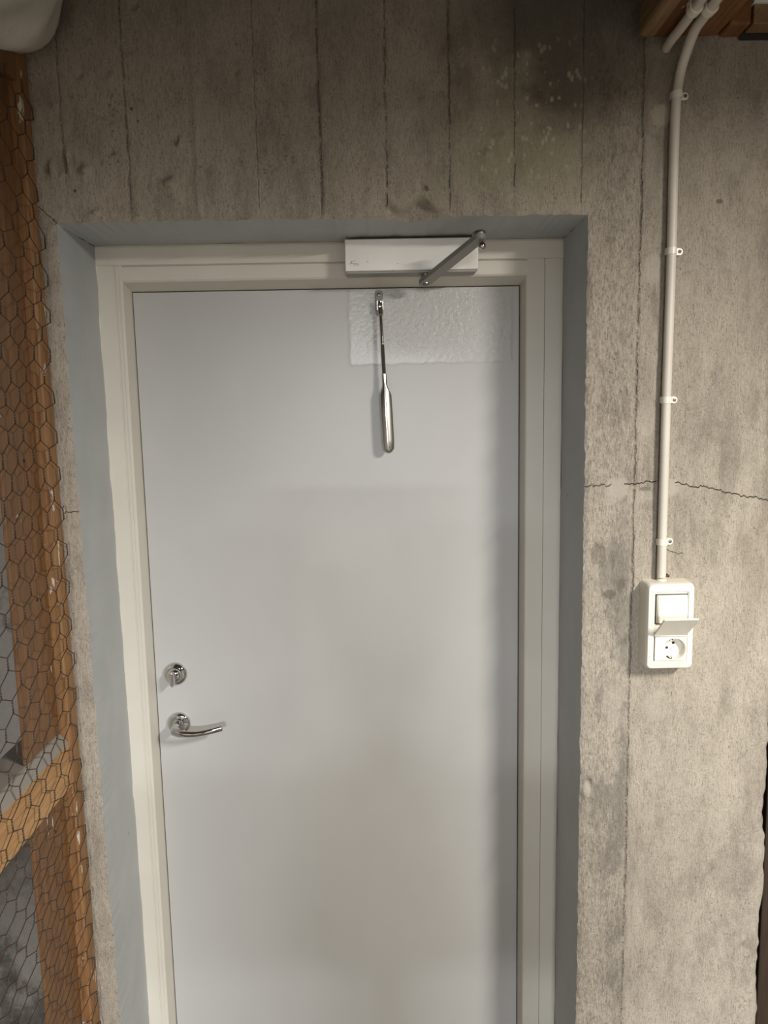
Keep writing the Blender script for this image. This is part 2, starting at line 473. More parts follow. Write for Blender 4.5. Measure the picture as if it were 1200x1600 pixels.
# ------------------------------------------------------------------ front wall with opening
def span(a, b, d): return list(np.linspace(a, b, max(2, int(round((b - a) / d)) + 1)))
def wall_front():
    xs = span(-1.7, -.86, .02) + span(-.86, OPL, .0042)[1:]
    il = len(xs) - 1
    xs += span(OPL, OPR, .0040)[1:]; ir = len(xs) - 1
    xs += span(OPR, .759, .0034)[1:]
    zs = span(0, .3, .03) + span(.3, OPT, .0046)[1:]; it = len(zs) - 1
    zs += span(OPT, 2.56, .0038)[1:]
    xs = np.array(xs); zs = np.array(zs)
    X, Z = np.meshgrid(xs, zs)                                 # rows z
    Xb = X.copy()
    # opening edge follows the slightly leaning left reveal, with ragged paint line
    sh = (edge_left(Z) - OPL) * np.exp(-((X - OPL) / .03) ** 2) * (Z < OPT + .05)
    rag = (vn(Z * 120, Z * 0, 60) - .5) * .0035 + (vn(Z * 25, Z * 0, 61) - .5) * .002
    Xb = X + sh + rag * (np.exp(-((X - OPL) / .004) ** 2) + .55 * np.exp(-((X - OPR) / .004) ** 2)) * (Z < OPT)
    ragR = (vn(Z * 14, Z * 0, 63) - .5) * .012 + (vn(Z * 60, Z * 0, 64) - .5) * .005
    Xb = Xb + ragR * np.clip((X - .742) / .017, 0, 1)
    Zb = Z + ((vn(X * 130, X * 0, 62) - .5) * .004) * np.exp(-((Z - OPT) / .004) ** 2)
    H = relief(X, Z)
    edge = np.clip((X - .745) / .014, 0, 1)
    Y = -H + edge ** 2 * .010
    co = np.stack([Xb, Y, Zb], -1).reshape(-1, 3)
    nx, nz = len(xs), len(zs)
    faces = []
    for k in range(nz - 1):
        base = k * nx
        for i in range(nx - 1):
            if il <= i < ir and k < it: continue
            a = base + i; faces.append((a, a + 1, a + nx + 1, a + nx))
    verts = [tuple(c) for c in co]
    # returns into the wall at the right end, and closing faces
    def strip(idx, dy):
        n0 = len(verts)
        for q in idx: v = co[q]; verts.append((v[0], dy, v[2]))
        for j in range(len(idx) - 1): faces.append((idx[j], idx[j + 1], n0 + j + 1, n0 + j))
    strip([k * nx + nx - 1 for k in range(nz)], .30)
    strip([(nz - 1) * nx + i for i in range(nx)], .30)
    strip([k * nx for k in range(nz)], .30)
    me = bpy.data.meshes.new('wall_front'); me.from_pydata(verts, [], faces); me.materials.append(M_CONC)
    me.polygons.foreach_set('use_smooth', [True] * len(me.polygons)); me.update()
    o = bpy.data.objects.new('wall_front', me); COL.objects.link(o); o['kind'] = 'structure'
    # reveals
    def sheet(name, rows, mat):
        n = len(rows[0]); vs = [p for r in rows for p in r]; fs = []
        for r in range(len(rows) - 1):
            for i in range(n - 1): fs.append((r * n + i, r * n + i + 1, (r + 1) * n + i + 1, (r + 1) * n + i))
        me = bpy.data.meshes.new(name); me.from_pydata(vs, [], fs); me.materials.append(mat)
        me.polygons.foreach_set('use_smooth', [True] * len(me.polygons))
        q = bpy.data.objects.new(name, me); COL.objects.link(q); q.parent = o; return q
    BY = .28
    ys = np.linspace(0, 1, 16)
    def bulge(a, b, s): return float((fbm(np.array([a * 14.]), np.array([b * 14.]), 3, s)[0])) * .006
    for nm, ie, xb, s in (('left_reveal', il, lambda z: -.5584 + .0054 * (2.11 - z) / 1.74, 70), ('right_reveal', ir, lambda z: .3925, 75)):
        rows = []
        for k in range(0, it + 1):
            e = co[k * nx + ie]
            es = edge_left(e[2]) if s == 70 else OPR
            rows.append([(float(es + (e[0] - es) * (1 - t) ** 8 + (xb(e[2]) - es) * t + bulge(e[2], t, s) * math.sin(math.pi * t)), float(e[1] + (BY - e[1]) * t), float(e[2] + (2.114 - OPT) * t * (k == it))) for t in ys])
        q = sheet(nm, rows, M_REVEAL)
    rows = []
    for i in range(il, ir + 1):
        e = co[it * nx + i]; ex = float(e[0])
        tx = (ex - co[it * nx + il][0]) / (co[it * nx + ir][0] - co[it * nx + il][0])
        xe = -.5584 + (.3925 + .5584) * tx
        rows.append([(ex + (xe - ex) * t, float(e[1] + (BY - e[1]) * t), float(e[2] + (2.114 - e[2]) * t + bulge(ex, t, 80) * math.sin(math.pi * t) * .6)) for t in ys])
    sheet('soffit', rows, M_REVEAL)
    return o
wall = wall_front()

# rest of the room, mostly behind the camera
def structure(name, bm, mat):
    o = obj(name, bm, mat); o['kind'] = 'structure'; return o
def room():
    structure('floor', box(-1.7, 2.2, -6.4, .6, -.1, 0), M_ROOM)
    structure('ceiling', box(-1.7, 2.2, -6.4, .6, 2.565, 2.65), M_ROOM)
    structure('wall_back', box(-1.7, 2.2, -6.5, -6.4, 0, 2.565), M_ROOM)
    structure('wall_left', box(-1.8, -1.7, -6.4, .6, 0, 2.565), M_ROOM)
    structure('wall_right', box(2.2, 2.3, -6.4, .6, 0, 2.565), M_ROOM)
room()
# brown boarding beyond the ragged right end of the concrete
t = thing('board_partition', 'dark brown vertical boarding beyond the ragged right edge of the concrete wall', 'partition')
for i in range(4):
    obj('plank', box(.775 + i * .125, .895 + i * .125, .03 + (i % 2) * .004, .055, 0.002, 2.56, .003), M_DARKWOOD, t)
place(t, (.775, .03, .002))

# ------------------------------------------------------------------ door
def door():
    LY = .249; FY = .195
    d = bpy.data.objects.new('door_1', None); COL.objects.link(d); d['kind'] = 'structure'
    d['label'] = 'light grey flush door in a cream painted frame'
    # leaf (slightly inside the frame with a dark gap)
    obj('leaf', box(-.5035, .3118, LY, LY + .04, .012, 2.0300, .0012), M_DOOR, d)
    # jamb bodies: profile swept along z; x measured outward from leaf edge
    def jamb(s, x_leaf, prof, name):
        # prof: (x offset from leaf edge outward, y)
        bm = bmesh.new()
        top = 2.114
        prof = [(x_leaf + s * a, y) for a, y in prof]
        sweep([(0, 0, .0), (0, 0, 1.0)], [(0, 0)] * 3, bm) if False else None
        lo = [bm.verts.new((x, y, .0)) for x, y in prof]; hi = [bm.verts.new((x, y, top)) for x, y in prof]
        n = len(lo)
        for i in range(n): bm.faces.new((lo[i], lo[(i + 1) % n], hi[(i + 1) % n], hi[i]))
        bm.faces.new(lo); bm.faces.new(hi)
        bmesh.ops.recalc_face_normals(bm, faces=bm.faces)
        return autosmooth(obj(name, bm, M_FRAME, d), 20)
    # left: stepped moulding; right: flat with a groove
    L_prof = [(0, LY + .05), (0, LY - .002), (.0015, FY + .003), (.004, FY), (.0075, FY), (.008, FY + .0015), (.0105, FY + .0015), (.011, FY), (.014, FY), (.0145, FY + .002),
              (.0175, FY + .002), (.018, FY - .0005), (.053, FY - .0005), (.0535, LY + .05)]
    R_prof = [(0, LY + .05), (0, LY - .002), (.0022, FY + .0025), (.0045, FY), (.0385, FY), (.0390, FY + .005), (.0408, FY + .005), (.0412, FY + .001), (.0775, FY + .001), (.0775, LY + .05)]
    jamb(-1, -.5052, L_prof, 'left_jamb'); jamb(1, .3135, R_prof, 'right_jamb')
    # head: fits between the jambs
    bm = bmesh.new()
    prof = [(LY + .05, 2.0318), (LY - .002, 2.0318), (FY + .004, 2.0425), (FY + .0005, 2.046), (FY + .0005, 2.0712), (FY + .005, 2.0722), (FY + .005, 2.0738), (FY + .001, 2.0744), (FY + .001, 2.1135), (LY + .05, 2.1135)]
    a = [bm.verts.new((-.5165, y, z)) for y, z in prof]; b = [bm.verts.new((.3485, y, z)) for y, z in prof]
    n = len(a)
    for i in range(n): bm.faces.new((a[i], a[(i + 1) % n], b[(i + 1) % n], b[i]))
    bm.faces.new(a); bm.faces.new(b)
    bmesh.ops.recalc_face_normals(bm, faces=bm.faces)
    obj('head_jamb', bm, M_FRAME, d)
    # upper board that runs over both jambs
    obj('head_board', box(-.557, .391, FY - .0035, FY + .01, 2.0752, 2.1138, .001), M_FRAME, d)
    # filler strip along the left wall joint: lumpy paint bead
    pts = []
    for i in range(120):
        z = .02 + i * (2.085 / 119); pts.append((-.5580 + .0048 * (2.11 - z) / 1.7 + random.uniform(-.0008, .0008), FY - .001, z))
    obj('caulk_bead', sweep(pts, lambda i, n: circ(.0016 + .0014 * random.random(), 6)), M_FRAME, d, True)
    # threshold
    obj('threshold', box(-.503, .311, FY + .01, LY + .09, 0.0, .010, .002), M_RAIL, d)
    # dark hall behind, closes the gap round the leaf
    return d
door_o = door()

# ------------------------------------------------------------------ lock and handle
def lock():
    cx, cz, LY = -.4583, 1.1975, .249
    t = bpy.data.objects.new('thumb_turn_lock', None); COL.objects.link(t); t['label'] = 'round polished chrome lock rose with thumb turn, above the door handle'; t.parent = door_o
    autosmooth(obj('rose', lathe([(0, 0), (.0258, 0), (.0262, .002), (.0255, .0055), (.0235, .0085), (.020, .0105), (.0185, .011), (.0182, .0095), (0, .0095)], (cx, LY, cz), seg=48), M_CHROME, t), 40)
    autosmooth(obj('boss', lathe([(.0165, .0095), (.0168, .014), (.0150, .019), (.0110, .022), (0, .0225)], (cx, LY, cz), seg=40), M_CHROME, t), 50)
    # thumb turn: a pointed wing, widening away from the door
    bm = bmesh.new()
    sec = []
    for y, w, zt, zb in ((.0200, .0060, .011, -.012), (.0270, .0065, .0125, -.0165), (.0340, .0060, .0130, -.021), (.0375, .0040, .0105, -.0195)):
        ring = []
        for u, v in ((-w * .75, zt), (0, zt + .002), (w * .75, zt), (w, (zt + zb) * .4), (w * .8, zb * .75), (0, zb), (-w * .8, zb * .75), (-w, (zt + zb) * .4)):
            ring.append(bm.verts.new((cx + u, LY - y, cz + v)))
        sec.append(ring)
    for a, b in zip(sec, sec[1:]):
        for i in range(8): bm.faces.new((a[i], a[(i + 1) % 8], b[(i + 1) % 8], b[i]))
    bm.faces.new(sec[0]); bm.faces.new(sec[-1])
    bmesh.ops.recalc_face_normals(bm, faces=bm.faces)
    bmesh.ops.bevel(bm, geom=list(bm.edges), offset=.0008, segments=2, affect='EDGES')
    autosmooth(obj('thumb_turn', bm, M_CHROME, t), 40)
    place(t, (cx, LY, cz))
lock()
def handle():
    cx, cz, LY = -.4565, 1.0815, .249
    t = bpy.data.objects.new('door_handle', None); COL.objects.link(t); t['label'] = 'polished chrome lever handle on a round rose, below the lock'; t.parent = door_o
    autosmooth(obj('rose', lathe([(0, 0), (.0252, 0), (.0256, .002), (.0250, .0055), (.0230, .0085), (.019, .0098), (0, .0100)], (cx, LY, cz), seg=48), M_CHROME, t), 40)
    path = catmull([(cx, LY - .008, cz), (cx, LY - .024, cz), (cx + .001, LY - .040, cz - .001), (cx + .006, LY - .050, cz - .002), (cx + .022, LY - .0545, cz - .0035),
                    (cx + .050, LY - .0555, cz - .0035), (cx + .078, LY - .054, cz + .0005), (cx + .100, LY - .0505, cz + .0045), (cx + .1075, LY - .049, cz + .006)], 8)
    def sc(i, n):
        f = i / (n - 1)
        r = .0105 if f < .3 else .0105 - .0038 * min(1, (f - .3) / .35)
        ru = 1.0 if f < .3 else 1.0
        if f > .93: r *= math.sqrt(max(.05, 1 - ((f - .93) / .075) ** 2))
        # section: u = side, v = up'
        return [(u * (1.0 if f < .35 else .75), v) for u, v in circ(r, 20)]
    autosmooth(obj('lever', sweep(path, sc, up=(0, 0, 1)), M_CHROME, t), 60)
    autosmooth(obj('neck_collar', lathe([(.0125, .009), (.0135, .012), (.0125, .018), (.0108, .019)], (cx, LY, cz), seg=32), M_CHROME, t), 60)
    place(t, (cx, LY, cz))
handle()

# ------------------------------------------------------------------ door closer
def closer():
    t = thing('door_closer', 'silver overhead door closer screwed to the frame head, arm raised towards the right', 'door closer')
    x0, x1, z0, z1, y0, y1 = -.0518, .2112, 2.0470, 2.1085, .145, .1905
    # body: face plate with chamfered underside
    body = obj('body', box(x0, x1, y0, y1, z0, z1, .0018, 2), M_SILVER, t)
    obj('underside_cover', prism_y([(x0 + .001, z0 - .0002), (x1 - .001, z0 - .0002), (x1 - .006, z0 - .0042), (x0 + .003, z0 - .0042)], y0 + .0015, y1 - .001, .0006), M_SILVERD, t)
    obj('mounting_plate', box(x0 + .003, x1 - .003, y1 - .001, .1945, z0 + .004, z1 + .002, .0005), M_STEEL, t)
    autosmooth(obj('cover_screw', lathe([(0, 0), (.0018, 0), (.0018, .0006), (0, .0008)], (.052, y0, 2.059), seg=14), M_STEEL, t))
    # maker's plate: faint raised rectangle with worn squiggle
    pl = obj('maker_plate', prism_y(rrect(x0 + .006, x0 + .030, z0 + .010, z0 + .023, .001, 2), y0 - .0003, y0 + .001), M_SILVER, t)
    wm = bmesh.new()
    for a, b in (((.008, .013), (.014, .020)), ((.014, .020), (.012, .013)), ((.012, .015), (.026, .0145)), ((.015, .018), (.020, .021)), ((.016, .012), (.028, .0122))):
        tube([(x0 + a[0], y0 - .0003, z0 + a[1]), (x0 + b[0], y0 - .0003, z0 + b[1])], .0004, 5, wm)
    obj('worn_mark', wm, M_SILVERD, pl)
    # spindle below the body
    sx, sy = .1080, .168
    autosmooth(obj('spindle', lathe([(0, 0), (.0095, 0), (.0095, .006), (.008, .007), (.008, .018), (0, .018)], (sx, sy, z0 - .0042), (0, 0, -1), 28), M_STEEL, t))
    # main arm: flat bar from the spindle out towards the room, tilted up a little
    A = Vector((sx, sy, z0 - .018)); B = Vector((.1935, .000, 2.0745))
    dv = (B - A); L = dv.length; dn = dv.normalized()
    side = dn.cross(Vector((0, 0, 1))).normalized(); up = side.cross(dn)
    bm = bmesh.new()
    def arm_out(r0, r1, n=10):
        o = []
        for i in range(n + 1):
            a = R(90 + 180 * i / n); o.append((r0 * math.cos(a), r0 * math.sin(a)))
        for i in range(n + 1):
            a = R(-90 + 180 * i / n); o.append((L + r1 * math.cos(a), r1 * math.sin(a)))
        return o
    ol = arm_out(.0135, .0120)
    lo = [bm.verts.new(A + dn * a + side * b - up * .0045) for a, b in ol]; hi = [bm.verts.new(A + dn * a + side * b + up * .0045) for a, b in ol]
    n = len(lo); bm.faces.new(lo); bm.faces.new(hi)
    for i in range(n): bm.faces.new((lo[i], lo[(i + 1) % n], hi[(i + 1) % n], hi[i]))
    bmesh.ops.recalc_face_normals(bm, faces=bm.faces)
    bmesh.ops.bevel(bm, geom=list(bm.edges), offset=.0008, segments=2, affect='EDGES')
    autosmooth(obj('main_arm', bm, M_SILVERD, t), 40)
    autosmooth(obj('arm_screw', lathe([(0, 0), (.0065, 0), (.006, .0012), (.003, .0014), (0, .0006)], A - up * .0045, -up, 20), M_DARKSTEEL, t))
    # elbow: flat cap above, ball stud below
    autosmooth(obj('elbow_cap', lathe([(0, .0045), (.0120, .0045), (.0125, .007), (.0118, .010), (.007, .0115), (0, .012)], B, up, 28), M_STEEL, t), 50)
    autosmooth(obj('ball_stud', lathe([(.004, -.003), (.0045, -.009), (.0062, -.012), (.0072, -.0155), (.0062, -.0195), (.003, -.0225), (0, -.023)], B + dn * .003, up, 24), M_CHROME, t), 60)
    place(t, (.08, .19, z0))
closer()
def forearm():
    t = thing('closer_forearm', 'unhooked steel closer rod hanging down from its bracket on the door', 'closer arm')
    LY = .249
    # shoe plate screwed to the door
    obj('bracket', prism_y(rrect(.0072, .0222, 1.9745, 2.0255, .0045, 4), LY - .0035, LY, .0008), M_DARKSTEEL, t)
    autosmooth(obj('bracket_screw', lathe([(0, .0), (.0048, 0), (.0046, .002), (.0030, .003), (.0022, .003), (.002, .001), (0, .001)], (.0146, LY - .0035, 2.0175), seg=20), M_CHROME, t))
    autosmooth(obj('screw_recess', lathe([(0, 0), (.0020, 0), (.0020, .0022), (0, .0024)], (.0146, LY - .0035, 2.0175), seg=12), M_DARKHOLE, t))
    # clevis with pivot pin
    obj('clevis', box(.0085, .0125, LY - .020, LY - .003, 1.982, 2.003, .0012), M_STEEL, t)
    obj('clevis', box(.0205, .0232, LY - .020, LY - .003, 1.982, 2.003, .001), M_STEEL, t)
    autosmooth(obj('pivot_pin', lathe([(0, 0), (.0045, 0), (.0045, .003), (.002, .0035), (0, .003)], (.0165, LY - .0195, 1.9925), seg=20), M_CHROME, t))
    top = Vector((.0165, LY - .016, 1.997)); a = Vector((.0180, LY - .019, 1.955)); b = Vector((.0222, LY - .024, 1.851)); c = Vector((.0290, LY - .030, 1.688))
    hd = bmesh.new()
    tube([top + Vector((0, 0, .004)), top, top + (a - top) * .55], .0062, 16, hd)
    autosmooth(obj('rod_end', hd, M_CHROME, t), 50)
    mid = a + (b - a) * .42
    autosmooth(obj('rod', tube([top, mid], .0036, 16), M_CHROME, t), 60)
    # threaded dark section: rings
    def thr(i, n): return circ(.0042 if i % 2 else .0035, 12)
    pts = [mid + (b - mid) * (k / 50) for k in range(51)]
    obj('threaded_rod', sweep(pts, thr), M_DARKSTEEL, t)
    # sleeve: round neck flaring into a flat-sided tapered bar
    st = [(0, .0050, .0050), (.018, .0050, .0050), (.024, .0058, .0052), (.044, .0125, .0060), (.080, .0130, .0060), (.140, .0126, .0058), (.158, .0115, .0054), (.164, .0075, .004), (.1665, .003, .002)]
    dirv = (c - b).normalized()
    path = [b + dirv * s for s, _, _ in st]
    def sec(i, n):
        _, w, h = st[i]; o = []
        for k in range(24):
            an = 2 * math.pi * k / 24; cu, su = math.cos(an), math.sin(an)
            e = 2.0 if i < 3 else 1.15
            o.append((w * abs(cu) ** (2 / (e + 1)) * (1 if cu >= 0 else -1), h * abs(su) ** (2 / (e + 1)) * (1 if su >= 0 else -1)))
        return o
    # faceted ridge: rotate profile so that an arris faces the room
    def sec2(i, n):
        _, w, h = st[i]
        if i < 3: return circ(h, 12)
        return [(w, h * .15), (w * .82, h * .7), (w * .22, h * 1.15), (w * .02, h * 1.18), (-w * .80, h * .55), (-w, h * .1), (-w * .9, -h * .7), (-w * .4, -h), (0, -h), (w * .4, -h), (w * .85, -h * .8), (w, -h * .3)]
    autosmooth(obj('sleeve', sweep(path, sec2, up=(0, -1, 0)), M_STEEL, t), 30)
    autosmooth(obj('sleeve_hole', lathe([(0, 0), (.0026, 0), (.0026, .0006), (0, .0006)], b + dirv * .155 + Vector((0, -.0053, 0)), seg=14), M_DARKHOLE, t))
    place(t, (.0146, LY, 2.0255))
forearm()

# ------------------------------------------------------------------ switch and socket unit
def socket():
    t = thing('socket_unit', 'aged white surface-mounted light switch and power socket with its lid open', 'socket')
    x0, x1, z0, z1 = .4978, .5835, 1.2862, 1.4468; yf = -.040
    def ring(outs):                         # outs: list of (outline, y)
        bm = bmesh.new(); rs = [[bm.verts.new((x, y, z)) for x, z in o] for o, y in outs]
        n = len(rs[0])
        for a, b in zip(rs, rs[1:]):
            for i in range(n): bm.faces.new((a[i], a[(i + 1) % n], b[(i + 1) % n], b[i]))
        return bm, rs
    def rr(dx, dz, r): return rrect(x0 + dx, x1 - dx, z0 + dz, z1 - dz, r, 6)
    # box with bevelled front rim and stepped inner frame
    bm, rs = ring([(rrect(x0 - .003, x1 + .003, z0 - .004, z1 + .002, .009, 6), .004), (rr(-.0015, -.0015, .009), yf + .012), (rr(-.0004, -.0004, .009), yf + .004), (rr(.0012, .0012, .008), yf + .0008), (rr(.003, .003, .006), yf),
                   (rr(.011, .0135, .0025), yf - .0006), (rr(.0118, .0143, .002), yf + .0012), (rr(.0126, .0151, .0015), yf + .0012), (rr(.0130, .0155, .0015), yf + .018)])
    bm.faces.new(rs[-1])
    bmesh.ops.recalc_face_normals(bm, faces=bm.faces)
    autosmooth(obj('housing', bm, M_PLASTIC, t), 28)
    obj('insert_plate', box(x0 + .0132, x1 - .0132, yf + .0022, yf + .008, 1.3485, z1 - .0157, .0004), M_PLASTIC, t)
    # rocker switch, tilted, dark gap around it
    rx0, rx1, rz0, rz1 = x0 + .0145, x1 - .0135, 1.3735, 1.4285
    obj('switch_gap', box(rx0 - .0012, rx1 + .0004, yf + .0008, yf + .0035, rz0 - .0012, rz1), M_DARKHOLE, t)
    bm = bmesh.new()
    o1 = [(rx0, rz0), (rx1, rz0), (rx1, rz1 - .001), (rx0, rz1 - .001)]
    base = [bm.verts.new((x, yf + .002, z)) for x, z in o1]
    topv = [bm.verts.new(v) for v in ((rx0 + .0042, yf - .0062, rz0 + .0015), (rx1 - .001, yf - .0062, rz0 + .0015), (rx1 - .001, yf - .0022, rz1 - .003), (rx0 + .0042, yf - .0022, rz1 - .003))]
    bm.faces.new(base); bm.faces.new(topv)
    for i in range(4): bm.faces.new((base[i], base[(i + 1) % 4], topv[(i + 1) % 4], topv[i]))
    bmesh.ops.recalc_face_normals(bm, faces=bm.faces)
    bmesh.ops.bevel(bm, geom=list(bm.edges), offset=.0007, segments=2, affect='EDGES')
    obj('rocker', bm, M_PLASTIC, t)
    # socket face with a round well
    sx, sz, sr = .5478, 1.3235, .0205
    fx0, fx1, fz0, fz1 = x0 + .0140, x1 - .0130, 1.3025, 1.3500
    bm = bmesh.new(); n = 48
    def sq(a, cx, cz, x0_, x1_, z0_, z1_):
        c, s = math.cos(a), math.sin(a)
        k = min([(x1_ - cx) / c if c > 1e-9 else 9, (x0_ - cx) / c if c < -1e-9 else 9, (z1_ - cz) / s if s > 1e-9 else 9, (z0_ - cz) / s if s < -1e-9 else 9])
        return cx + c * k, cz + s * k
    angs = sorted([2 * math.pi * i / n for i in range(n)] + [math.atan2(b - sz, a - sx) % (2 * math.pi) for a in (fx0, fx1) for b in (fz0, fz1)])
    sqr = [sq(a, sx, sz, fx0, fx1, fz0, fz1) for a in angs]
    rings = [[bm.verts.new((x, yf + .002, z)) for x, z in sqr], [bm.verts.new((x, yf - .0018, z)) for x, z in sqr]]
    for r, y in ((sr + .0008, -.0018), (sr, -.0008), (sr - .0006, .013)):
        rings.append([bm.verts.new((sx + r * math.cos(a), yf + y, sz + r * math.sin(a))) for a in angs])
    for a, b in zip(rings, rings[1:]):
        for i in range(len(angs)): bm.faces.new((a[i], a[(i + 1) % len(angs)], b[(i + 1) % len(angs)], b[i]))
    bm.faces.new(rings[-1])
    bmesh.ops.recalc_face_normals(bm, faces=bm.faces)
    face = autosmooth(obj('socket_face', bm, M_PLASTIC, t), 35)
    for hx, hz in ((-.0085, -.0005), (.0035, .0085)):
        autosmooth(obj('pin_hole', lathe([(0, 0), (.0026, 0), (.0026, .0004), (0, .0004)], (sx + hx, yf + .0128, sz + hz), seg=16), M_DARKHOLE, face))
    for s in (1, -1):
        obj('earth_slot', box(sx - .010, sx - .001, yf - .0002 + .004, yf + .0126, sz + s * .0178 - .0016, sz + s * .0178 + .0012, .0004), M_DARKHOLE, face)
        obj('earth_clip', box(sx - .0075, sx - .0035, yf + .001, yf + .0126, sz + s * .0165 - .0009, sz + s * .0165 + .0009, .0003), M_STEEL, face)
    # spring lid standing open
    hx0, hx1, hz, hy = .5085, .5700, 1.3505, yf - .003
    e = R(41); L = .066
    dv = Vector((0, -math.cos(e), math.sin(e))); nv = Vector((0, -math.sin(e), -math.cos(e)))
    bm = bmesh.new()
    def pt(x, s, h): return Vector((x, hy, hz)) + dv * s + nv * h
    vs = [bm.verts.new(pt(x, s, h)) for h in (0, -.0032) for x, s in ((hx0, 0), (hx1, 0), (hx1 + .0005, L), (hx0 - .0005, L))]
    bm.faces.new(vs[:4]); bm.faces.new(vs[4:])
    for i in range(4): bm.faces.new((vs[i], vs[(i + 1) % 4], vs[4 + (i + 1) % 4], vs[4 + i]))
    bmesh.ops.recalc_face_normals(bm, faces=bm.faces)
    bmesh.ops.bevel(bm, geom=list(bm.edges), offset=.0006, segments=2, affect='EDGES')
    obj('lid', bm, M_PLASTIC, t)
    obj('hinge', tube([(hx0 + .002, hy + .001, hz), (hx1 - .002, hy + .001, hz)], .0022, 12), M_PLASTIC, t, True)
    # cable inlet at the top
    obj('inlet_collar', lathe([(.0088, 0), (.0092, .003), (.0086, .004)], (.5320, -.0105, z1 + .0005), (0, 0, 1), 24), M_PLASTIC, t, True)
    place(t, (.54, 0, z0))
socket()

# ------------------------------------------------------------------ conduits and clips
def conduits():
    lbl = 'long dusty white conduit rising from the socket and curving under the joist'
    path = catmull([(.5316, -.0105, 1.4530), (.5312, -.0105, 1.52), (.5313, -.0105, 1.783), (.5328, -.0105, 2.036), (.5318, -.0108, 2.17), (.5320, -.0110, 2.25), (.5334, -.0120, 2.3028), (.5375, -.0170, 2.342), (.5410, -.033, 2.368), (.5400, -.065, 2.384), (.5400, -.10, 2.3875), (.5390, -.125, 2.388), (.534, -.20, 2.388), (.52, -.40, 2.388), (.49, -1.1, 2.388)], 10)
    o = obj('cable_conduit', tube(path, .0082, 20), M_CONDUIT, None, True)
    tag(o, lbl, 'conduit')
    p2 = catmull([(.5190, .012, 2.384), (.5165, -.006, 2.385), (.5155, -.030, 2.386), (.5165, -.060, 2.3875), (.5150, -.12, 2.388), (.5085, -.20, 2.388), (.490, -.40, 2.388), (.46, -1.1, 2.388)], 10)
    o = obj('cable_conduit', tube(p2, .0080, 20), M_CONDUIT, None, True)
    tag(o, 'shorter white conduit ending at the wall under the joist, left of the long one', 'conduit')
conduits()
def clip(loc, label, ang=0, group='conduit clips down the wall'):
    """P clip: band over a vertical tube at the origin, ear to the right with a screw"""
    t = thing('conduit_clip', label, 'clip', group=group)
    bm = bmesh.new()
    r0, r1, hw = .0083, .0093, .0058
    pts_o = []; pts_i = []
    for k in range(17):
        a = R(180 + 180 * k / 16)      # over the front (towards -y)
        pts_o.append((r1 * math.cos(a), r1 * math.sin(a))); pts_i.append((r0 * math.cos(a), r0 * math.sin(a)))
    outline = [(-r1, .0085)] + pts_o + [(r1, .0040), (r1 + .002, .0060), (r1 + .0060, .0060), (r1 + .0060, .0085), (r0, .0085)] + pts_i[::-1] + [(-r0, .0085)]
    lo = [bm.verts.new((x, y, -hw)) for x, y in outline]; hi = [bm.verts.new((x, y, hw)) for x, y in outline]
    n = len(lo)
    for i in range(n): bm.faces.new((lo[i], lo[(i + 1) % n], hi[(i + 1) % n], hi[i]))
    bm.faces.new(lo); bm.faces.new(hi)
    bmesh.ops.recalc_face_normals(bm, faces=bm.faces)
    band = autosmooth(obj('band', bm, M_PLASTIC, t), 40)
    ear = bmesh.new()
    ol = [(.010, -.0062)] + [(.0165 + .0062 * math.cos(R(a)), .0062 * math.sin(R(a))) for a in range(-90, 91, 15)] + [(.010, .0062)]
    prism_y([(x, z) for x, z in ol], .0052, .0086, .0004, ear)
    obj('ear', ear, M_PLASTIC, t)
    autosmooth(obj('screw', lathe([(0, 0), (.0033, 0), (.0030, .0012), (.0012, .0016), (0, .0008)], (.0168, .0052, 0), seg=16), M_DARKSTEEL, t))
    t.location = loc; t.rotation_euler = (0, 0, 0) if not ang else ang
    return t
clip((.5334, -.0120, 2.304), 'topmost wall clip on the long conduit, dark screw, beneath the joist')
clip((.5328, -.0105, 2.044), 'white conduit clip with screw, second from the top of the wall run')
clip((.5313, -.0105, 1.783), 'white conduit clip midway down the wall run, third from the top')
clip((.5315, -.0105, 1.521), 'lowest white conduit clip with screw, just above the socket')
def joist_clip(p, ang, label):   # strap round the tube, foot on the joist
    t = thing('conduit_clip', label, 'clip', group='conduit clips under the joist')
    bm = bmesh.new()
    tube([(0, -.0075, 0), (0, .0075, 0)], .0108, 24, bm)
    autosmooth(obj('band', bm, M_PLASTIC, t), 40)
    obj('foot', box(-.0105, .0105, -.0075, .0075, .004, 2.3995 - p[2], .001), M_PLASTIC, t)
    t.location = p; t.rotation_euler = (0, 0, ang)
joist_clip((.5392, -.122, 2.388), .05, 'white clip holding the long conduit under the joist, right of its twin')
joist_clip((.5150, -.122, 2.388), .05, 'white clip holding the shorter conduit under the joist, left of its twin')

# red-brown wall plug stub above the socket
tag(obj('wall_plug', lathe([(0, 0), (.0032, 0), (.0030, .010), (.0012, .0105), (.001, .006), (0, .006)], (.5455, .002, 1.4555), seg=14), Mat('red_brown_plug', (.13, .045, .03), .6).m), 'red brown wall plug beside the conduit, just above the socket', 'wall plug')

